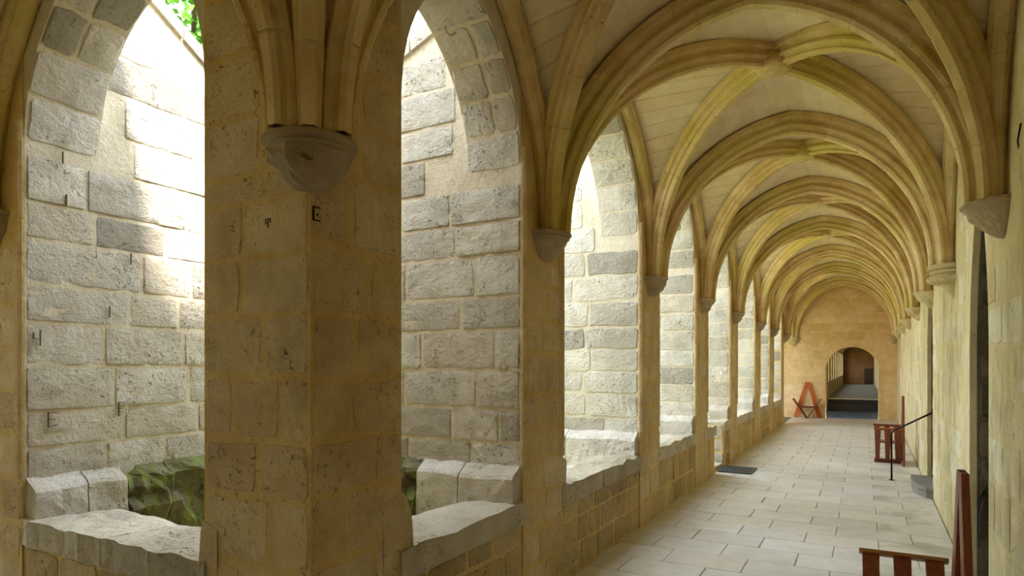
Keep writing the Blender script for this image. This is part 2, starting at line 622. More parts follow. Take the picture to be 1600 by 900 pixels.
def sill(parent, F, a, b, th, seed, z=0.70, rise=0.055):
    """rough sill slabs with a worn, uneven top"""
    r = random.Random(seed)
    n = max(1, round((b - a) / 0.85))
    gap_end = abs(a - GAP[1]) < 1e-6, abs(b - GAP[0]) < 1e-6
    a, b = a - (0 if gap_end[0] else .03), b + (0 if gap_end[1] else .03)
    cut = [a] + [a + (b - a) * (i + r.uniform(-.12, .12)) / n for i in range(1, n)] + [b]
    for c0, c1 in zip(cut, cut[1:]):
        m = MB()
        nx, ny = 14, 6
        g = 0.006
        v, f = [], []
        for j in range(ny + 1):
            for i in range(nx + 1):
                s = c0 + g + (c1 - c0 - 2 * g) * i / nx
                t = -0.02 + (th + 0.06) * j / ny
                zz = z + rise + 0.024 * noise.fractal(Vector((s * 4, t * 6, seed)), 1.0, 2.0, 4) - 0.03 * (j / ny)
                if j in (0, ny) or i in (0, nx):
                    zz -= 0.014
                if j == 0:
                    t += 0.022 * noise.fractal(Vector((s * 6, seed, 0)), 1.0, 2.0, 3)
                v.append(F.p(s, t, zz))
        for j in range(ny):
            for i in range(nx):
                q = j * (nx + 1) + i
                f.append((q, q + 1, q + nx + 2, q + nx + 1))
        base = len(v)
        border = [i for i in range(nx + 1)] + [(j) * (nx + 1) + nx for j in range(1, ny + 1)] + [ny * (nx + 1) + i for i in range(nx - 1, -1, -1)] + [j * (nx + 1) for j in range(ny - 1, 0, -1)]
        for q in border:
            p = v[q].copy(); p.z = z - 0.11
            v.append(p)
        nb = len(border)
        for i in range(nb):
            f.append((border[i], border[(i + 1) % nb], base + (i + 1) % nb, base + i))
        m.add(v, f)
        m.build('sill_slab', 'sill', parent)

for i, (a, b, R) in enumerate(openings):
    if i == 3:
        sill(wall_left, FA, a, GAP[0], TH, 30); sill(wall_left, FA, GAP[1], b, TH, 31)
    else:
        sill(wall_left, FA, a, b, TH, 20 + i)
    voussoirs(wall_left, 'jamb', FA, a, b, 3.0, R, TH, 40 + i)
    def keep(u, v, w, h, i=i, a=a):
        return not (i == 3 and GAP[0] - w < a + u < GAP[1])
    # parapet face toward the gallery: V up, N must be +X -> U = +Y
    lay_stones(wall_left, 'low', (XL, a, 0.0), (0, 1, 0), (0, 0, 1), b - a, 0.59, 0.235, 0.008, 0.02, (0.25, 0.5), keep=keep, seed=60 + i)
# end of the low wall at the garden gap
lay_stones(wall_left, 'jamb', (XL - TH, GAP[1], 0.0), (1, 0, 0), (0, 0, 1), TH, 0.7, 0.235, 0.01, 0.02, (0.2, 0.4), seed=77)

# ------------------------------------------------------------------ corbels
def corbel(parent, c, r=0.19, h=0.24, mat='corbel', carve=0.5, seed=0, a0=0, a1=360, ztop=SPRING, style='bell'):
    """moulded half-round corbel: centre c=(x,y), swept from angle a0 to a1"""
    if style == 'bowl':
        prof = [(0, 1.0), (-.10, 1.06), (-.16, 1.0), (-.19, .88), (-.25, .98), (-.31, .95), (-.36, .86), (-.42, 1.0), (-.52, 1.08), (-.62, 1.02), (-.70, .82), (-.74, .52), (-.82, .48), (-.94, .36), (-1.15, .14), (-1.3, .0)]
    else:
        prof = [(0, 1.0), (-.05, 1.06), (-.11, 1.06), (-.15, .98), (-.20, .97), (-.24, .92), (-.34, .86), (-.48, .76), (-.62, .63), (-.76, .5), (-.9, .36), (-1.0, .22), (-1.06, .0)]
    if style == 'broken':
        prof = [(0, .98), (-.06, 1.08), (-.13, 1.09), (-.18, 1.0), (-.23, .98), (-.27, 1.02), (-.33, .93), (-.4, .92), (-.55, .84), (-.7, .76), (-.85, .66), (-1.0, .54), (-1.12, .4), (-1.18, .15), (-1.2, 0)]
    n = 28
    mb = MB()
    v, f = [], []
    full = abs(a1 - a0) >= 359
    cols = n if full else n + 1
    for (dz, rr) in prof:
        for j in range(cols):
            a = math.radians(a0 + (a1 - a0) * j / n)
            q = rr * r
            zz = ztop + dz * h
            k = max(0.0, min(1.0, (-dz - 0.2) / 0.3))
            nz = noise.fractal(Vector((math.cos(a) * 2.2, math.sin(a) * 2.2, dz * 3.0 + seed * 3.7)), 0.9, 2.2, 4)
            q *= 1 + k * carve * 0.42 * nz
            q *= 1 + 0.02 * noise.noise(Vector((a * 6, dz * 9, seed)))
            v.append((c[0] + q * math.cos(a), c[1] + q * math.sin(a), zz))
    m = len(prof)
    for i in range(m - 1):
        for j in range(n):
            j2 = (j + 1) % cols
            f.append((i * cols + j, i * cols + j2, (i + 1) * cols + j2, (i + 1) * cols + j))
    top = len(v)
    v.append((c[0], c[1], ztop))
    for j in range(n):
        f.append((j, (j + 1) % cols, top))
    mb.add(v, f, False)
    return mb.build('corbel', mat, parent)


# ------------------------------------------------------------------ piers
def pier(F, s0, s1, label, blen, zb0, zb1, seed, camera_side=-1, rough=False, corbel_kw=None, group=None, seen_len=1.3, faces=True, gallery_seed=0, moss_from=None, mat_b='jamb', plinth_proj=0.11):
    """pier with a buttress wall running back into the garden"""
    mid = F.p((s0 + s1) / 2, 0, 0)
    mb = MB()
    prof = [(0, -0.0), (0, ZTOP), (TH + .02, ZTOP), (TH + .02, zb0), (blen, zb1), (blen, -0.1), (0, -0.1)]
    prof = [(0, -0.1), (0, ZTOP), (TH + .02, ZTOP), (TH + .02, zb0), (blen, zb1), (blen, -0.1)]
    mb.prism([F.p(s0, t, z) for t, z in prof], F.S * (s1 - s0))
    o = mb.build('stone_pier', 'jamb_mortar', loc=(mid.x, mid.y, 0.0))
    props(o, label, 'pier', group)
    # gallery face: thin render skin that carries the face stones
    g = MB()
    add_block(g, F, s0 + .001, s1 - .001, -0.012, 0.02, 0.0, ZTOP - .3)
    skin = g.build('render_coat', 'warm_mortar', o)
    N = -F.T
    U = Vector((0, 0, 1)).cross(N)            # U x V = N with V up
    start = s0 if U.dot(F.S) > 0 else s1
    lay_stones(o, 'warm', F.p(start, -0.012, 0.0), U, (0, 0, 1), s1 - s0, 2.4, 0.25, 0.005, 0.022, (0.28, 0.5), seed=seed + 5)
    if group and corbel_kw is not None:
        for se, q in ((s0, 1), (s1, -1)):
            e = MB()
            e.prism([F.p(se + q * .0, -.012, .98), F.p(se + q * .012, -.03, .98), F.p(se + q * .045, -.03, .98), F.p(se + q * .055, -.020, .98), F.p(se + q * .075, -.020, .98), F.p(se + q * .085, -.010, .98)], (0, 0, 2.15))
            e.build('edge_moulding', 'warm', o)
    # buttress face seen from the gallery
    for sd in (camera_side,):
        s_face = s0 if sd < 0 else s1
        N = F.S * sd
        U = Vector((0, 0, 1)).cross(N)
        Ln = min(blen, seen_len)
        st = 0.0 if U.dot(F.T) > 0 else Ln
        def keep(u, v, w, h):
            ta = st + u if U.dot(F.T) > 0 else st - u
            tb = ta + w if U.dot(F.T) > 0 else ta - w
            t_out = max(ta, tb)
            t_in = min(ta, tb)
            zmax = 0.9 + v + h
            if t_out <= TH + .05:
                return zmax < 3.08            # above it the arch springs
            if t_in < TH - .03:
                return zmax < 3.08
            lim = zb0 + (zb1 - zb0) * (t_out - TH) / (blen - TH)
            return zmax < lim - 0.0
        def lay(rough):
            lay_stones(o, mat_b, F.p(s_face, st, 0.9), U, (0, 0, 1), Ln, 3.4, 0.255, 0.009 if not rough else 0.015, 0.014, (0.34, 0.72), keep=keep, seed=seed, rough=rough)
        lay(rough)
        # coping stones on the sloping top
        nb = max(2, int((blen - TH) / 0.45))
        for i in range(nb):
            ta = TH + .02 + (blen - TH - .02) * i / nb + .006
            tb = TH + .02 + (blen - TH - .02) * (i + 1) / nb - .006
            za = zb0 + (zb1 - zb0) * (ta - TH) / (blen - TH); zb = zb0 + (zb1 - zb0) * (tb - TH) / (blen - TH)
            m2 = MB()
            m2.prism([F.p(s0 - .03, ta, za - .04), F.p(s0 - .03, tb, zb - .04), F.p(s0 - .03, tb, zb + .06), F.p(s0 - .03, ta, za + .06)], F.S * (s1 - s0 + .06))
            m2.build('coping_stone', 'sill', o)
    # plinth along both sides with a weathered top
    mf = moss_from if moss_from is not None else blen
    for sd in (-1, 1):
        sf = s0 if sd < 0 else s1
        def course(t0, t1, mat):
            m3 = MB()
            nx = max(3, int((t1 - t0) / 0.045))
            v, f = [], []
            rows = [(0.0, .985), (.35, .955), (.8, .925), (1.0, .90), (1.0, .84), (1.0, .78), (1.03, .70), (1.0, .62), (1.0, .54), (1.0, .46), (1.0, .40), (1.0, -.1)]
            rr = noise.noise
            for i in range(nx + 1):
                t = t0 + (t1 - t0) * i / nx
                for k, (q, z) in enumerate(rows):
                    jz = 0.02 * rr(Vector((t * 5, z * 4, seed))) if k < 5 else 0
                    jq = (0.10 if mat == 'moss' else 0.012) * noise.fractal(Vector((t * 7, z * 8, seed + 9)), .8, 2.1, 4) if k > 0 else 0
                    p = F.p(sf + sd * (plinth_proj * q + jq), t, z + jz)
                    v.append(p)
            k = len(rows)
            for i in range(nx):
                for j in range(k - 1):
                    f.append((i * k + j, (i + 1) * k + j, (i + 1) * k + j + 1, i * k + j + 1))
            m3.add(v, f)
            for i in (0, nx):
                m3.add([F.p(sf, t0 if i == 0 else t1, -.1)] + v[i * k:(i + 1) * k], [tuple(range(k + 1))])
            m3.build('plinth', mat, o)
        course(0.008, min(mf, blen) * .55 - .004, 'jamb')
        course(min(mf, blen) * .55 + .004, min(mf, blen) - .005, 'jamb')
        if mf < blen:
            cuts = [mf + (blen - mf) * q for q in (0, .3, .62, 1.0)]
            for a, b in zip(cuts, cuts[1:]):
                course(a, b - .006, 'moss')
    if corbel_kw is not None:
        corbel(o, **corbel_kw)
    return o

names = ['stone pier with a plain rounded corbel, first beyond the massive corner pier',
         'second stone pier beyond the corner pier, its small corbel dark and chipped',
         'third stone pier beyond the corner pier, just before the garden gap in the low wall',
         'fourth stone pier beyond the corner pier, standing just past the garden gap',
         'fifth stone pier beyond the corner pier, thin in the distance',
         'last narrow stone pier before the far corner of the arcade']
pier_objs = []
for i, (a, b) in enumerate(PIERS):
    kw = dict(c=(XL, (a + b) / 2), r=0.19, h=0.17, style='broken', mat='corbel', carve=[0.15, 0.7, 0.6, 0.5, 0.5, 0.5][i], seed=3 + i, a0=-90, a1=90)
    pier_objs.append(pier(FA, a, b, names[i], 1.4, 4.22, 3.82, 100 + 13 * i, -1, rough=(i == 0), corbel_kw=kw, group='piers of the arcade', seen_len=1.45 if i == 0 else 0.95, moss_from=.8 if i == 0 else None))

# corner pier: two gallery faces meeting at the corner
cx0, cx1, cy0, cy1 = -2.69, XL, YC, 2.47
mb = MB()
mb.box((cx0, cy0, -0.1), (cx1, cy1, ZTOP))
corner = mb.build('stone_pier', 'warm_mortar', loc=((cx0 + cx1) / 2, (cy0 + cy1) / 2, 0))
props(corner, 'massive corner pier of tan stone in the foreground, ribs rising from its broken corbel', 'pier', 'piers of the arcade')
lay_stones(corner, 'warm', (cx1, cy0, 0), (0, 1, 0), (0, 0, 1), cy1 - cy0, 2.5, 0.27, 0.005, 0.02, (0.26, 0.45), seed=301)
lay_stones(corner, 'warm', (cx0, cy0, 0), (1, 0, 0), (0, 0, 1), cx1 - cx0, 2.5, 0.27, 0.005, 0.02, (0.28, 0.5), seed=303)
lay_stones(corner, 'warm', (cx1, cy0 + .3, 2.5), (0, 1, 0), (0, 0, 1), cy1 - cy0 - .3, 1.3, 0.27, 0.005, 0.02, (0.26, 0.45), seed=305)
lay_stones(corner, 'warm', (cx0, cy0, 2.5), (1, 0, 0), (0, 0, 1), cx1 - cx0 - .3, 1.3, 0.27, 0.005, 0.02, (0.28, 0.5), seed=306)
corbel(corner, (XL + .0, YC - .0), 0.178, 0.175, 'corbel', 0.6, 21, 0, 360, style='broken', ztop=SPRING - .015)
# flared foot toward both openings
m3 = MB()
m3.prism([(cx1 + .007, cy1 - .14, 0), (cx1 + .007, cy1 - .14, .99), (cx1 + .007, cy1 - .0, 1.03), (cx1 + .007, cy1 + .03, 1.0), (cx1 + .007, cy1 + .07, .92), (cx1 + .007, cy1 + .085, .82), (cx1 + .007, cy1 + .09, 0)], (-.5, 0, 0))
m3.build('plinth', 'warm', corner)
m3 = MB()
m3.prism([(cx0 + .1, cy0 - .007, 0), (cx0 + .1, cy0 - .007, .9), (cx0, cy0 - .007, .93), (cx0 - .02, cy0 - .007, .88), (cx0 - .035, cy0 - .007, .7), (cx0 - .04, cy0 - .007, 0)], (0, .45, 0))
m3.build('plinth', 'warm', corner)
# mason's marks scratched on the corner pier
def mark(parent, O, U, segs, w=0.004, name='mason_mark', mat='mark'):
    m = MB()
    O, U = Vector(O), Vector(U)
    V = Vector((0, 0, 1)); N = U.cross(V)
    for (a, b) in segs:
        A = O + U * a[0] + V * a[1]; B = O + U * b[0] + V * b[1]
        d = (B - A).normalized(); e = d.cross(N) * w / 2
        p = [A - e - d * w / 2, A + e - d * w / 2, B + e + d * w / 2, B - e + d * w / 2]
        m.prism([q - N * .004 for q in p], N * .012)
    o = m.build(name, mat, parent)
    return o
mark(corner, (XL, YC + .012, 2.262), (0, 1, 0), [((0, 0), (0, .055)), ((0, .055), (.035, .055)), ((0, 0), (.035, 0)), ((.02, .022), (.022, .027))])
mark(corner, (XL - .25, YC, 2.255), (1, 0, 0), [((0, 0), (.0, .035)), ((-.014, .015), (-.014, .035)), ((.014, .02), (.014, .034)), ((.014, .034), (.006, .036))])

# far corner pier
mb = MB()
mb.box((-2.69, 19.3, -0.1), (XL, YE, ZTOP))
fcorner = mb.build('stone_pier', 'warm_mortar', loc=(-2.34, 19.63, 0))
props(fcorner, 'stone pier at the far end of the arcade, beside the triangular wooden chair', 'pier', 'piers of the arcade')
lay_stones(fcorner, 'warm', (XL, 19.3, 0), (0, 1, 0), (0, 0, 1), YE - 19.3, 2.5, 0.27, 0.006, 0.02, (0.26, 0.45), seed=331)
lay_stones(fcorner, 'jamb', (-2.69, 19.3, 0.7), (1, 0, 0), (0, 0, 1), .69, 2.4, 0.27, 0.006, 0.02, (0.26, 0.45), seed=332)
corbel(fcorner, (XL, YE), 0.2, 0.25, 'corbel', 0.5, 31, 0, 360)

# ------------------------------------------------------------------ return arcade to the left of the corner
mb, mp = MB(), MB()
B_OPEN = [(0.69, 2.38, 0.97), (3.1, 4.9, 1.0), (5.6, 7.4, 1.0)]
for a, b, R in B_OPEN:
    add_spandrel(mb, FB, a, b, 3.0, R, TH, ZTOP)
    add_block(mp, FB, a - .03, b + .03, 0, TH, 0, 0.70)
add_block(mb, FB, 4.9, 5.6, 0, TH, -.1, ZTOP); add_block(mb, FB, 7.4, 8.1, 0, TH, -.1, ZTOP)
wall_return = mb.build('wall_return', 'jamb_mortar', kind='structure')
mp.build('parapet', 'warm_mortar', wall_return)
for i, (a, b, R) in enumerate(B_OPEN):
    sill(wall_return, FB, a, b, TH, 50 + i)
    if i < 2:
        voussoirs(wall_return, 'jamb', FB, a, b, 3.0, R, TH, 90 + i, course=.27, proud=.008)
    lay_stones(wall_return, 'low', (XL - b, YC, 0), (1, 0, 0), (0, 0, 1), b - a, 0.59, 0.235, 0.008, 0.02, (0.25, 0.5), seed=95 + i)
bp = pier(FB, 2.38, 3.1, 'grey stone pier at the left edge, its rough lit side wall filling the left opening', 1.55, 4.47, 3.74, 401, -1, rough=True,
          corbel_kw=dict(c=(XL - 2.74, YC), r=0.2, h=0.25, mat='corbel', carve=.5, seed=41, a0=180, a1=360), group='piers of the arcade', seen_len=1.9, moss_from=.55)
# carved marks on the lit side wall (face at X = -4.38 looking +X)
xf = XL - 2.38 + .022
E_ = [((0, 0), (0, .09)), ((0, .09), (.05, .085)), ((0, .045), (.04, .045)), ((0, 0), (.05, .01))]
F_ = [((0, 0), (0, .09)), ((0, .09), (.05, .085)), ((0, .05), (.035, .05))]
I_ = [((0, 0), (0, .07))]
Y4 = [((0, .04), (.0, .075)), ((0, .04), (.04, .04)), ((.04, 0), (.04, .09))]
for (yy, zz, sg) in ((2.08, 2.92, I_), (2.1, 2.66, I_), (2.0, 1.28, E_), (2.42, 1.32, F_), (2.36, 1.98, I_), (1.92, 1.78, Y4), (2.5, 2.35, I_)):
    mark(bp, (xf - .006, yy, zz), (0, 1, 0), [((a[0] * .9, a[1]), (b[0] * .9, b[1])) for a, b in sg], w=.0045, mat='faint_mark')

# far arcade (beyond the far corner, running left)
mb = MB()
C_OPEN = [(0.69, 2.5, 1.05), (2.98, 5.0, 1.1), (5.5, 7.5, 1.1)]
for a, b, R in C_OPEN:
    add_spandrel(mb, FC, a, b, 3.0, R, TH, ZTOP)
    add_block(mb, FC, a, b, 0, TH, 0, 0.4)
add_block(mb, FC, 2.5, 2.98, 0, .43, 0, ZTOP); add_block(mb, FC, 5.0, 5.5, 0, .43, 0, ZTOP); add_block(mb, FC, 7.5, 8.1, 0, .43, 0, ZTOP)
mb.build('wall_far_arcade', 'warm_mortar', kind='structure')

# ------------------------------------------------------------------ right wall with two door recesses
FR = Frame((XR(0), 0, 0), (0.0125, 1, 0), (1, -0.0125, 0))
DOORS = [(5.12, 6.05, 1.75, 1.9), (9.5, 10.42, 1.75, 1.9)]
RT = 0.55
mb = MB()
prev = -1.3
for a, b, sp, R in DOORS:
    add_block(mb, FR, prev, a, 0, RT, -.1, ZTOP)
    add_spandrel(mb, FR, a, b, sp, R, RT, ZTOP, 10)
    prev = b
add_block(mb, FR, prev, YF + .4, 0, RT, -.1, ZTOP)
wall_right = mb.build('wall_right', 'right_mortar', kind='structure')
def keep_r(u, v, w, h, s_start=None):
    return True
def right_keep(s_hi):
    def k(u, v, w, h):
        sa, sb = s_hi - u - w, s_hi - u           # U runs toward -Y
        for a, b, sp, R in DOORS:
            if sb > a + .01 and sa < b - .01 and v < 3.0:
                return False
        for yk in RY:
            if sa < yk + .16 and sb > yk - .16 and v + h > 2.3:
                return False
        return v + h < 3.4
    return k
# nearer part: single stones, farther part joined
segs = [(2.0, 5.12), (6.05, 9.5), (10.42, 12.2)]
for i, (a, b) in enumerate(segs):
    p = FR.p(b, 0, 0)
    lay_stones(wall_right, 'right', p, -FR.S, (0, 0, 1), b - a, 3.0, 0.285, 0.006, 0.028, (0.36, 0.72), keep=right_keep(b), seed=501 + i, skip=.2)
p = FR.p(YF, 0, 0)
lay_stones(wall_right, 'right', p, -FR.S, (0, 0, 1), YF - 12.2, 3.0, 0.285, 0.007, 0.03, (0.36, 0.72), keep=right_keep(YF), seed=511, join=True)
for i, (a, b, sp, R) in enumerate(DOORS):
    # rough quoins of the far jamb (facing -Y)
    N = -FR.S
    U = Vector((0, 0, 1)).cross(N)
    stt = 0.0 if U.dot(FR.T) > 0 else RT - .1
    lay_stones(wall_right, 'soot_shade', FR.p(b, .05 if stt == 0 else RT - .1, 0.02), U, (0, 0, 1), RT - .15, sp - .03, 0.3, 0.02, 0.025, (0.2, 0.4), seed=525 + i)
    voussoirs(wall_right, 'soot_shade', Frame(FR.p(0, .05, 0), FR.S, FR.T), a, b, sp, R, RT - .15, 530 + i, .28)
    li = MB()  # dark sheet behind the quoins, soot and recess shade in its colour
    hp = arch_pts(a, b, sp, R, 14)
    ln = [(b, 0.0)] + hp[::-1][:15]
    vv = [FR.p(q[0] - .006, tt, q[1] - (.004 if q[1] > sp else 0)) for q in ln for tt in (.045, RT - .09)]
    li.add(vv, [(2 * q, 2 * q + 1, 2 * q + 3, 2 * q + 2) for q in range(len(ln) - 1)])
    li.build('jamb_lining', 'soot_shade_mortar', wall_right)
    # door leaf deep in the recess
    m = MB()
    add_block(m, FR, a - .1, b + .1, RT - .06, RT + .02, 0.0, sp + 1.35)
    dr = m.build('door_%d' % (i + 1), 'door', kind='structure')
    nb = 5
    for j in range(nb):
        m = MB()
        w = (b - a) / nb
        add_block(m, FR, a + w * j + .006, a + w * (j + 1) - .006, RT - .085, RT - .058, 0.03, sp + .35)
        m.build('plank', 'door', dr)
    m = MB()
    m.tube([FR.p(a + .12, RT - .085, 1.0), FR.p(a + .12, RT - .14, 1.0), FR.p(a + .12, RT - .14, 1.12), FR.p(a + .12, RT - .085, 1.12)], .009)
    m.build('handle', 'iron', dr)
for i, yk in enumerate(RY):
    corbel(wall_right, (XR(yk), yk), 0.2, 0.2 if i != 2 else .25, 'corbel' if i == 1 else 'corbel_pale', [.4, .4, .12, .6, .6, .5, .5, .5][i], 61 + i, 90, 270, style='bowl' if i == 2 else 'bell')

# ------------------------------------------------------------------ far wall with the arched doorway
FF = Frame((1.6, YF, 0), (-1, 0, 0), (0, 1, 0))          # s from the right end to the left
fd0, fd1 = 1.6 - 0.445, 1.6 + 1.03
mb = MB()
add_block(mb, FF, -.2, fd0, 0, .5, -.1, ZTOP)
add_spandrel(mb, FF, fd0, fd1, 1.55, (fd1 - fd0) / 2, .5, ZTOP, 14)
add_block(mb, FF, fd1, 12.2, 0, .5, -.1, ZTOP)
wall_far = mb.build('wall_far', 'far_mortar', kind='structure')
def far_keep(u, v, w, h):
    x0, x1 = -3.4 + u, -3.4 + u + w
    c, r = -0.2925, (fd1 - fd0) / 2 + .12
    dx = 0 if x0 < c < x1 else min(abs(x0 - c), abs(x1 - c))
    if v < 1.55:
        return dx > r - .06
    return math.hypot(dx, max(0, v - 1.55)) > r
lay_stones(wall_far, 'far', (-3.4, YF, 0), (1, 0, 0), (0, 0, 1), 4.3, 4.1, 0.27, 0.008, 0.02, (0.36, 0.75), keep=far_keep, seed=601)
m = MB()
a = arch_pts(fd0, fd1, 1.55, (fd1 - fd0) / 2, 14)
out = arch_pts(fd0 - .09, fd1 + .09, 1.55, (fd1 - fd0) / 2 + .09, 14)
pr = [(fd0, 0)] + a + [(fd1, 0)]
po = [(fd0 - .09, 0)] + out + [(fd1 + .09, 0)]
k = len(pr)
vv = []
for t in (-.012, .05):
    vv += [FF.p(s, t, z) for s, z in pr] + [FF.p(s, t, z) for s, z in po]
ff = []
for i in range(k - 1):
    ff += [(i, i + 1, k + i + 1, k + i), (2 * k + i, 2 * k + i + 1, i + 1, i), (k + i, k + i + 1, 3 * k + i + 1, 3 * k + i)]
m.add(vv, ff)
m.build('door_surround', 'far', wall_far)
corbel(wall_far, (XL + .02, YF), 0.22, 0.27, 'corbel_pale', .5, 71, 180, 360)
corbel(wall_far, (0.86, YF), 0.18, 0.25, 'corbel_pale', .5, 72, 180, 360)

# near wall behind the camera (outer wall of the left gallery)
mb = MB()
mb.box((-10.5, -1.37, -.1), (1.4, -0.87, ZTOP))
wall_near = mb.build('wall_near', 'right_mortar', kind='structure')
mb = MB()
FE = Frame((-10.2, 0, 0), (0, 1, 0), (-1, 0, 0))
add_block(mb, FE, -1.3, -.55, 0, .4, -.1, ZTOP)
add_spandrel(mb, FE, -.55, 1.55, 2.3, 1.3, .4, ZTOP)  # unseen arched opening, added to let skylight reach the corner pier
add_block(mb, FE, 1.55, YC + .45, 0, .4, -.1, ZTOP)
mb.build('wall_gallery_end', 'right_mortar', kind='structure')

# ------------------------------------------------------------------ vaults
ceiling = bpy.data.objects.new('ceiling', None)
COL.objects.link(ceiling)
ceiling['kind'] = 'structure'
H_T, H_W, H_D = 1.58, 1.72, 1.68
NPH = 15

def h_of(phi):
    return 1 - math.cos(phi)

def z_pointed(h, L, H):
    R = (L * L + H * H) / (2 * L)
    q = R * R - (R - h * L) ** 2
    return math.sqrt(max(0, q))

def edge_point(P, Mid, h, H):
    L = (Mid - P).length
    if H >= L:
        z = z_pointed(h, L, H)
    else:
        z = H * math.sqrt(max(0, 1 - (1 - h) ** 2))
    q = P.lerp(Mid, h)
    return Vector((q.x, q.y, SPRING + z))

def diag_point(P, C, h, H=H_D):
    z = H * math.sqrt(max(0, 1 - (1 - h) ** 2)) ** 1.0
    q = P.lerp(C, h)
    return Vector((q.x, q.y, SPRING + z))

def web_cell(P, Mid, C, H, separate, joined, rc=.008):
    phis = [math.pi / 2 * i / NPH for i in range(NPH + 1)]
    up = Vector((0, 0, 1))
    inner = Vector((C.x, C.y, SPRING))
    for i in range(NPH):
        a, b = phis[i], phis[i + 1]
        rows = []
        for q, rec in ((0, rc), (.06, 0), (.94, 0), (1, rc)):
            h = h_of(a + (b - a) * q)
            A, D = edge_point(P, Mid, h, H), diag_point(P, C, h)
            pts = []
            for j in range(4):
                p = A.lerp(D, j / 3)
                n = (p - inner).normalized()
                pts.append(p + n * rec)
            rows.append(pts)
        v = [p for r in rows for p in r]
        f = [(r * 4 + j, r * 4 + j + 1, r * 4 + j + 5, r * 4 + j + 4) for r in range(3) for j in range(3)]
        if separate:
            m = MB(); m.add(v, f)
            m.build('vault_course', 'web', ceiling)
        else:
            joined.add(v, f)

RIBP = [(-.088, 0.0), (-.088, .045), (-.080, .062), (-.054, .072), (-.050, .086), (-.066, .098), (-.072, .116), (-.062, .134), (-.040, .140), (-.037, .152), (-.044, .168), (-.026, .186), (.026, .186), (.044, .168), (.037, .152), (.040, .140), (.062, .134), (.072, .116), (.066, .098), (.050, .086), (.054, .072), (.080, .062), (.088, .045), (.088, 0.0)]
def rib(name, pts, k=1.0, kd=1.0, joint=0.36, prof=RIBP, mat='rib', flip=None):
    """sweep the moulded profile along pts (all in one vertical plane), hanging inward"""
    hd = Vector((pts[-1].x - pts[0].x, pts[-1].y - pts[0].y, 0)).normalized()
    b = Vector((0, 0, 1)).cross(hd)
    # resample at joints
    cum = [0.0]
    for i in range(1, len(pts)):
        cum.append(cum[-1] + (pts[i] - pts[i - 1]).length)
    L = cum[-1]
    n = max(2, round(L / joint))
    stations = []
    for i in range(n):
        s0, s1 = L * i / n, L * (i + 1) / n
        if i > 0:
            stations.append((s0, .965))
        stations += [(s0 + .012, 1), ((s0 * 2 + s1) / 3, 1), ((s0 + 2 * s1) / 3, 1), (s1 - .012, 1)]
    stations[0] = (0, 1); stations[-1] = (L, 1)
    def at(x):
        for i in range(1, len(pts)):
            if cum[i] >= x - 1e-9:
                q = (x - cum[i - 1]) / max(1e-9, cum[i] - cum[i - 1])
                return pts[i - 1].lerp(pts[i], q), (pts[min(i + 1, len(pts) - 1)] - pts[max(0, i - 2)]).normalized()
        return pts[-1], (pts[-1] - pts[-2]).normalized()
    v, f = [], []
    m = len(prof)
    for s, sc in stations:
        p, t = at(s)
        nrm = Vector((hd.x * t.z, hd.y * t.z, -t.dot(hd)))     # inward: perpendicular to tangent, down at the crown
        tp = k * (0.68 + 0.32 * min(1.0, s / 0.9))             # slimmer where it rises from the corbel
        for (x, y) in prof:
            v.append(p + b * x * tp * sc + nrm * y * kd * sc)
    for i in range(len(stations) - 1):
        for j in range(m - 1):
            f.append((i * m + j, i * m + j + 1, (i + 1) * m + j + 1, (i + 1) * m + j))
    mb = MB()
    mb.add(v, f, False)
    o = mb.build(name, mat, ceiling)
    return o

PH = [math.pi / 2 * i / 24 for i in range(25)]
def trans_rib(A, B, k=1.15, kd=1.08):
    A, B = Vector((A[0], A[1], 0)), Vector((B[0], B[1], 0))
    Mid = (A + B) / 2
    l = [edge_point(A, Mid, h_of(p), H_T) for p in PH]
    r = [edge_point(B, Mid, h_of(p), H_T) for p in PH]
    rib('transverse_rib', l, k, kd)
    rib('transverse_rib', r, k, kd)

def wall_rib(A, B, inward, k=1.0, kd=0.8):
    """moulding where a vault meets a wall"""
    A, B = Vector((A[0], A[1], 0)), Vector((B[0], B[1], 0))
    Mid = (A + B) / 2
    off = Vector((inward[0], inward[1], 0)) * 0.045
    for P in (A, B):
        pts = [edge_point(P, Mid, h_of(p), H_W) + off for p in PH]
        rib('wall_rib', pts, k, kd, prof=[(-.07, 0.0), (-.07, .05), (-.055, .075), (-.05, .1), (-.03, .125), (0.01, .135), (.03, .125), (.05, .1), (.055, .075), (.07, .05), (.07, 0)])

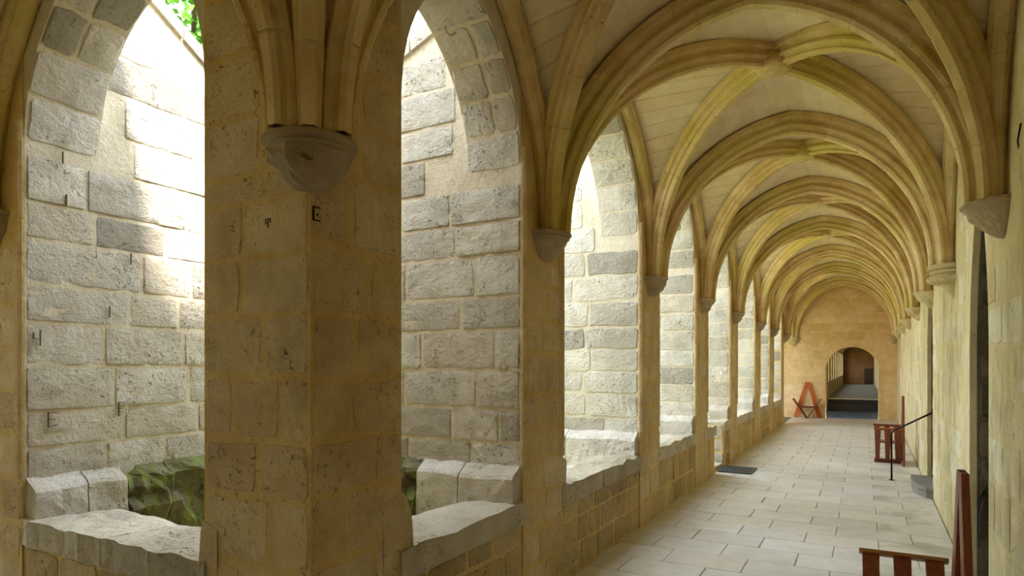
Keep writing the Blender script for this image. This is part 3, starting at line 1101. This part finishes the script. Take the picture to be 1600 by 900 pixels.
def vault(corners, kinds, separate=False, ribs=True):
    P = [Vector((c[0], c[1], 0)) for c in corners]
    C = sum(P, Vector()) / 4
    joined = MB()
    for i in range(4):
        A, B = P[i], P[(i + 1) % 4]
        Mid = (A + B) / 2
        H = H_W if kinds[i] == 'w' else H_T
        rc = .009 if kinds[i] == 'w' else .0015
        web_cell(A, Mid, C, H, separate, joined, rc)
        web_cell(B, Mid, C, H, separate, joined, rc)
        if kinds[i] == 'w':
            n = (C - Mid).normalized()
            wall_rib(A, B, (n.x, n.y))
    if not separate:
        joined.build('vault_web', 'web', ceiling)
    for i in range(4):
        pts = [diag_point(P[i], C, h_of(p)) for p in PH]
        rib('diagonal_rib', pts, 1.0, 1.0)
    mb = MB()
    n = 16
    v, f = [], []
    prof = [(.10, .0), (.13, -.12), (.145, -.16), (.13, -.19), (.10, -.205), (.07, -.20), (.03, -.215), (.001, -.22)]
    for r, dz in prof:
        for j in range(n):
            a = 2 * math.pi * j / n
            v.append((C.x + r * math.cos(a), C.y + r * math.sin(a), SPRING + H_D + dz))
    for i in range(len(prof) - 1):
        for j in range(n):
            f.append((i * n + j, i * n + (j + 1) % n, (i + 1) * n + (j + 1) % n, (i + 1) * n + j))
    mb.add(v, f, True)
    mb.build('boss', 'rib', ceiling)

Lp = [(XL, y) for y in LY]
Rp = [(XR(y), y) for y in RY]
for i in range(7):
    vault([Lp[i], Rp[i], Rp[i + 1], Lp[i + 1]], ['t', 'w', 't', 'w'], separate=(i in (0, 1)))
NW = (XR(-.87), -.87)
vault([Lp[0], Rp[0], NW, (XL, -.87)], ['t', 'w', 'w', 't'])
vault([Lp[7], Rp[7], (XR(YF), YF), (XL, YF)], ['t', 'w', 'w', 't'])
bx = [XL, XL - 2.74, XL - 5.25, XL - 7.8]
for i in range(3):
    vault([(bx[i], YC), (bx[i], -.87), (bx[i + 1], -.87), (bx[i + 1], YC)], ['t', 'w', 't', 'w'])
    vault([(bx[i], YE), (bx[i], YF), (bx[i + 1], YF), (bx[i + 1], YE)], ['t', 'w', 't', 'w'])
for i in range(8):
    trans_rib(Lp[i], Rp[i])
for i in range(4):
    trans_rib((bx[i], YC), (bx[i], -.87)); trans_rib((bx[i], YE), (bx[i], YF))

# roofs over the galleries
mb = MB()
def roof_slab(a, b):
    mb.box(a, b)
roof_slab((XL - TH - .02, -1.4, ZTOP), (1.9, YF + .6, ZTOP + .18))
roof_slab((-10.6, -1.4, ZTOP), (XL - TH - .02, YC + TH + .02, ZTOP + .18))
roof_slab((-10.6, YE - TH - .02, ZTOP), (XL - TH - .02, YF + .6, ZTOP + .18))
mb.build('roof', 'roof', kind='structure')

# ------------------------------------------------------------------ passage beyond the far doorway
hx0, hx1, hz, hy0, hy1 = -1.0, 0.62, 0.60, YF + .5, 43.0
mb = MB()
mb.box((hx0 - .3, hy0 + .75, -.1), (hx1 + .3, hy1, hz))
mb.build('floor_beyond', 'slate', kind='structure')
st = MB()
st.box((hx0 - .3, hy0 + .0, -.1), (hx1 + .3, hy0 + .26, .15))
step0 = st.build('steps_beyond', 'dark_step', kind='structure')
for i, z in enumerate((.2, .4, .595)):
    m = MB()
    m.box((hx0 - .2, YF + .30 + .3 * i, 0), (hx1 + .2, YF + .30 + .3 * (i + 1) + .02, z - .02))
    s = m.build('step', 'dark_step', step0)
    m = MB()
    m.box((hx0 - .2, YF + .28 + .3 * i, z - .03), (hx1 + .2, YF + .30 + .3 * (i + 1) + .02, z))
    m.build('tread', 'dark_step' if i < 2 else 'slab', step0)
FH = Frame((hx0, hy0, 0), (0, 1, 0), (-1, 0, 0))
mb = MB()
nwin = 10
wlen = (hy1 - hy0) / nwin
wins = []
for i in range(nwin):
    a, b = wlen * i + .62, wlen * (i + 1) - .62
    wins.append((a, b))
    add_spandrel(mb, FH, a, b, 2.2, (b - a) / 2, .25, 3.3, 5)
    add_block(mb, FH, a, b, 0, .25, 0, hz + .55)
    add_block(mb, FH, wlen * i - .62 if i else 0, a, 0, .25, 0, 3.3)
add_block(mb, FH, wlen * nwin - .62, wlen * nwin, 0, .25, 0, 3.3)
mb.build('wall_beyond_left', 'low', kind='structure')
mb = MB()
mb.box((hx1, hy0, -.1), (hx1 + .3, hy1, 3.3))
mb.build('wall_beyond_right', 'low', kind='structure')
mb = MB()
mb.box((hx0 - .3, hy1, -.1), (hx1 + .3, hy1 + .3, 3.5))
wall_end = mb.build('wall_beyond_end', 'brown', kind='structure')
m = MB()
m.box((.12, hy1 - .06, hz), (.5, hy1 + .02, hz + .95))
m.build('door_3', 'door', kind='structure')
# barrel ceiling
mb = MB()
c = (hx0 + hx1) / 2
hw = (hx1 - hx0) / 2
n = 12
vv = []
for yq in (hy0, hy1):
    for i in range(n + 1):
        a = math.pi * i / n
        vv.append((c - (hw + .02) * math.cos(a), yq, 2.35 + .55 * math.sin(a)))
mb.add(vv, [(i, i + 1, n + 1 + i + 1, n + 1 + i) for i in range(n)])
mb.box((hx0 - .3, hy0, 3.3), (hx1 + .3, hy1 + .3, 3.45))
mb.build('ceiling_beyond', 'low', kind='structure')

# ------------------------------------------------------------------ garden
mb = MB()
nx = 26
vv, ff = [], []
for j in range(nx + 1):
    for i in range(nx + 1):
        x = -2.3 - 38 * (i / nx) ** 1.6
        yq = 2.1 + (YE - 2.3) * j / nx
        vv.append((x, yq, 0.12 + .05 * noise.noise(Vector((x * .8, yq * .8, 0)))))
for j in range(nx):
    for i in range(nx):
        q = j * (nx + 1) + i
        ff.append((q, q + 1, q + nx + 2, q + nx + 1))
mb.add(vv, ff, True)
mb.build('ground', 'grass', kind='structure')
mb = MB()
mb.box((-60, -30, -.5), (-10.6, 60, .02))
mb.box((-10.6, YF + .5, -.5), (hx0 - .3, 60, .02))
mb.box((1.9, -30, -.5), (40, 60, .02))
mb.build('ground_outside', 'grass', kind='structure')
# wall closing the garden on the far left
mb = MB()
mb.box((-22.6, 1.9, 0), (-22, YE, 3.2))
mb.build('wall_garden', 'jamb_mortar', kind='structure')

def leafy_tree(loc, height, rad, label, seed, nleaf=9000):
    r = random.Random(seed)
    root = bpy.data.objects.new('leafy_tree', None)
    root.location = loc
    COL.objects.link(root)
    props(root, label, 'tree')
    t = MB()
    base = Vector(loc)
    t.tube([base, base + Vector((.05, .1, height * .3)), base + Vector((0, .1, height * .6)), base + Vector((0.1, 0, height * .85))], .18, 10)
    for i in range(7):
        a = 2 * math.pi * i / 7 + .3
        b0 = base + Vector((0, .1, height * (.35 + .06 * i)))
        t.tube([b0, b0 + Vector((math.cos(a) * rad * .4, math.sin(a) * rad * .4, rad * .25)), b0 + Vector((math.cos(a) * rad * .8, math.sin(a) * rad * .8, rad * .35))], .06, 6)
    t.build('trunk', 'bark', root)
    f = MB()
    cc = base + Vector((0, 0, height - rad))
    blobs = []
    for i in range(64):
        d = Vector((r.gauss(0, 1), r.gauss(0, 1), r.gauss(0, 1))).normalized() * rad * r.uniform(.3, .85)
        blobs.append((cc + d, rad * r.uniform(.24, .4)))
    vs, fs = [], []
    for i in range(nleaf):
        bc, br = r.choice(blobs)
        d = Vector((r.gauss(0, 1), r.gauss(0, 1), r.gauss(0, 1))).normalized()
        p = bc + d * br * r.uniform(.6, 1.0)
        a = Vector((r.gauss(0, 1), r.gauss(0, 1), r.gauss(0, .6))).normalized()
        b = a.cross(Vector((r.gauss(0, 1), r.gauss(0, 1), r.gauss(0, 1)))).normalized()
        L, W = r.uniform(.13, .24), r.uniform(.05, .09)
        q = len(vs)
        vs += [p, p + a * L * .5 + b * W, p + a * L, p + a * L * .5 - b * W]
        fs.append((q, q + 1, q + 2, q + 3))
    me = bpy.data.meshes.new('foliage')
    me.from_pydata([tuple(v) for v in vs], [], fs)
    me.materials.append(M['leaf'])
    o = link('foliage', me, root)
    o['kind'] = 'stuff'
leafy_tree((-12.8, 8.6, .1), 10.3, 4.2, 'bright green leafy tree rising above the left wall in the garden', 5, 52000)

# ------------------------------------------------------------------ slatted chairs with V-shaped sides and an A-shaped back
def chair_parts(root, matw, mat_edge, mat_back):
    """local frame: x across, y from front (0) to back (.46), z up"""
    D = .385
    def bar(m, p, q, wdir, w0, w1, ndir, th):
        p, q, wd, nd = Vector(p), Vector(q), Vector(wdir).normalized(), Vector(ndir).normalized()
        v = []
        for c, w in ((p, w0), (q, w1)):
            for a, b in ((-1, -1), (1, -1), (1, 1), (-1, 1)):
                v.append(c + wd * a * w / 2 + nd * b * th / 2)
        m.add(v, [(0, 3, 2, 1), (4, 5, 6, 7), (0, 1, 5, 4), (1, 2, 6, 5), (2, 3, 7, 6), (3, 0, 4, 7)])
    def mk(name, mat):
        def fin(m):
            me = bpy.data.meshes.new(name)
            me.from_pydata([tuple(v) for v in m.v], [], m.f)
            bm = bmesh.new(); bm.from_mesh(me)
            bmesh.ops.recalc_face_normals(bm, faces=bm.faces)
            bmesh.ops.bevel(bm, geom=bm.edges[:], offset=.003, segments=1, affect='EDGES')
            bm.to_mesh(me); bm.free()
            me.materials.append(M[mat])
            o = bpy.data.objects.new(name, me)
            COL.objects.link(o)
            o.parent = root
            return o
        return fin
    for sd in (-1, 1):
        top = Vector((sd * .40, 0, .60)); bot = Vector((sd * .03, 0, .04))
        dirv = (top - bot).normalized()
        nd = Vector((dirv.z, 0, -dirv.x))
        for yc in (.043, .193, .342):
            m = MB()
            bar(m, bot + Vector((0, yc, 0)), top + Vector((0, yc, 0)), (0, 1, 0), .062, .085, nd, .026)
            mk('side_slat', matw)(m)
        m = MB()
        bar(m, top + Vector((0, -.015, 0)) + dirv * .008, top + Vector((0, D + .02, 0)) + dirv * .008, nd, .05, .05, dirv, .022)
        mk('arm_rail', mat_edge)(m)
        m = MB()
        bar(m, bot + Vector((0, -.005, -.01)), bot + Vector((0, D + .01, -.01)), nd, .035, .035, dirv, .06)
        mk('foot_rail', matw)(m)
        # frame of the A-shaped back
        m = MB()
        b0 = Vector((sd * .36, D + .03, 0)); b1 = Vector((sd * .02, D + .036, 1.15))
        bar(m, b0, b1, (1, 0, 0), .13, .10, (0, 1, 0), .035)
        mk('back_leg', mat_back)(m)
    for k, x in enumerate((-.14, 0, .14)):
        m = MB()
        bar(m, (x, .01, .36), (x, D, .36), (1, 0, 0), .10, .10, (0, 0, 1), .018)
        mk('seat_slat', matw)(m)
    m = MB()
    bar(m, (-.26, D + .01, .345), (.26, D + .01, .345), (0, 0, 1), .05, .05, (0, 1, 0), .02)
    mk('seat_bearer', matw)(m)
    m = MB()
    bar(m, (-.26, .02, .345), (.26, .02, .345), (0, 0, 1), .025, .025, (0, 1, 0), .02)
    mk('seat_bearer', matw)(m)

def chair(loc, rz, label, mats):
    root = bpy.data.objects.new('slatted_chair', None)
    COL.objects.link(root)
    root.location = loc
    root.rotation_euler = (0, 0, rz)
    props(root, label, 'chair', 'wooden slatted chairs along the gallery')
    chair_parts(root, *mats)
    return root
# chairs on the right face left: local +y (back) -> world +X : rotate -90
chair((0.0, 3.68, 0), -math.pi / 2, 'dark red-brown slatted chair in the near right corner, cut by the bottom edge', ('wood', 'wood_edge', 'wood'))
chair((0.19, 12.65, 0), -math.pi / 2, 'red-brown slatted chair against the right wall beyond the iron handrail', ('wood', 'wood', 'wood'))
chair((-1.55, 22.18, 0), 0, 'orange-brown chair with a triangular back against the far end wall', ('wood', 'wood', 'wood_orange'))

# ------------------------------------------------------------------ handrail, step, grate, small fittings
root = bpy.data.objects.new('iron_handrail', None)
COL.objects.link(root)
root.location = (.375, 10.7, 0)
props(root, 'thin black iron handrail bent from the floor up to the right wall recess', 'handrail')
m = MB()
pts = [(.375, 10.7, .0), (.375, 10.7, .66)]
for i in range(1, 7):
    a = i / 6 * math.radians(70)
    pts.append((.375 + .09 * (1 - math.cos(a)), 10.7 - .06 * (1 - math.cos(a)), .66 + .09 * math.sin(a)))
pts.append((.86, 10.36, 1.03))
m.tube(pts, .0125, 8)
m.build('rail', 'iron', root)
m = MB()
m.tube([(.375, 10.7, 0), (.375, 10.7, .008)], .035, 12)
m.build('base_plate', 'iron', root)

m = MB()
vv, ff = [], []
loop = [(.84, 9.42), (.70, 9.44), (.62, 9.62), (.585, 9.9), (.585, 10.3), (.60, 10.46), (.84, 10.48)]
for z, k in ((0.0, .97), (.07, .965), (.10, 1.0), (.13, 1.0), (.138, .985)):
    for x, yq in loop:
        vv.append((.84 - (.84 - x) * k, 9.95 + (yq - 9.95) * k, z))
n = len(loop)
for i in range(4):
    for j in range(n):
        ff.append((i * n + j, i * n + (j + 1) % n, (i + 1) * n + (j + 1) % n, (i + 1) * n + j))
ff += [tuple(range(4 * n, 5 * n)), tuple(range(n))]
m.add(vv, ff)
o = m.build('stone_step', 'slate', loc=(.7, 9.95, 0))
props(o, 'worn grey stone doorstep at the foot of the right wall beside the handrail', 'step')

root = bpy.data.objects.new('floor_grate', None)
COL.objects.link(root)
root.location = (-1.73, 10.5, 0)
props(root, 'dark grey metal grate lying on the paving in front of the garden gap', 'grate')
m = MB()
gx0, gx1, gy0, gy1 = -1.98, -1.48, 10.2, 10.82
for a, b in (((gx0, gy0, .004), (gx1, gy0 + .03, .02)), ((gx0, gy1 - .03, .004), (gx1, gy1, .02)), ((gx0, gy0 + .03, .004), (gx0 + .03, gy1 - .03, .02)), ((gx1 - .03, gy0 + .03, .004), (gx1, gy1 - .03, .02))):
    m.box(a, b)
m.build('frame', 'grate', root)
nb = 22
for i in range(nb):
    m = MB()
    yq = gy0 + .03 + (gy1 - gy0 - .06) * (i + .5) / nb
    m.box((gx0 + .03, yq - .0075, .005), (gx1 - .03, yq + .0075, .018))
    m.build('bar', 'grate', root)
m = MB()
m.box((gx0 + .02, gy0 + .02, .0), (gx1 - .02, gy1 - .02, .006))
m.build('backing', 'iron', root)

m = MB()
m.prism([(XL - .40, GAP[0] + .02, .0), (XL - .04, GAP[0] + .02, .0), (XL - .0, GAP[1] - .02, .0), (XL - .40, GAP[1] - .02, .0)], (0, 0, .07))
o = m.build('threshold_stone', 'sill', loc=(XL - .2, 10.4, 0))
props(o, 'pale worn threshold stone in the gap of the low arcade wall', 'threshold')

m = MB()
m.tube([(0.716, 4.16, 2.785), (0.70, 4.10, 2.81), (.69, 3.97, 2.86)], .0045, 6)
o = m.build('iron_rod', 'iron', loc=(.66, 4.03, 2.8))
props(o, 'short thin iron rod sticking out of the upper right wall', 'rod')

m = MB()
pts = []
for i in range(13):
    q = i / 12
    pts.append((-2.33 + .1 * q, 3.26 + .09 * q, 3.86 - .11 * math.sin(math.pi * q) + .0 * q))
m.tube(pts, .005, 6)
o = m.build('hanging_cable', 'cable', loc=(-2.28, 3.3, 3.8))
props(o, 'thin beige cable looping below the arch right of the corner pier', 'cable')
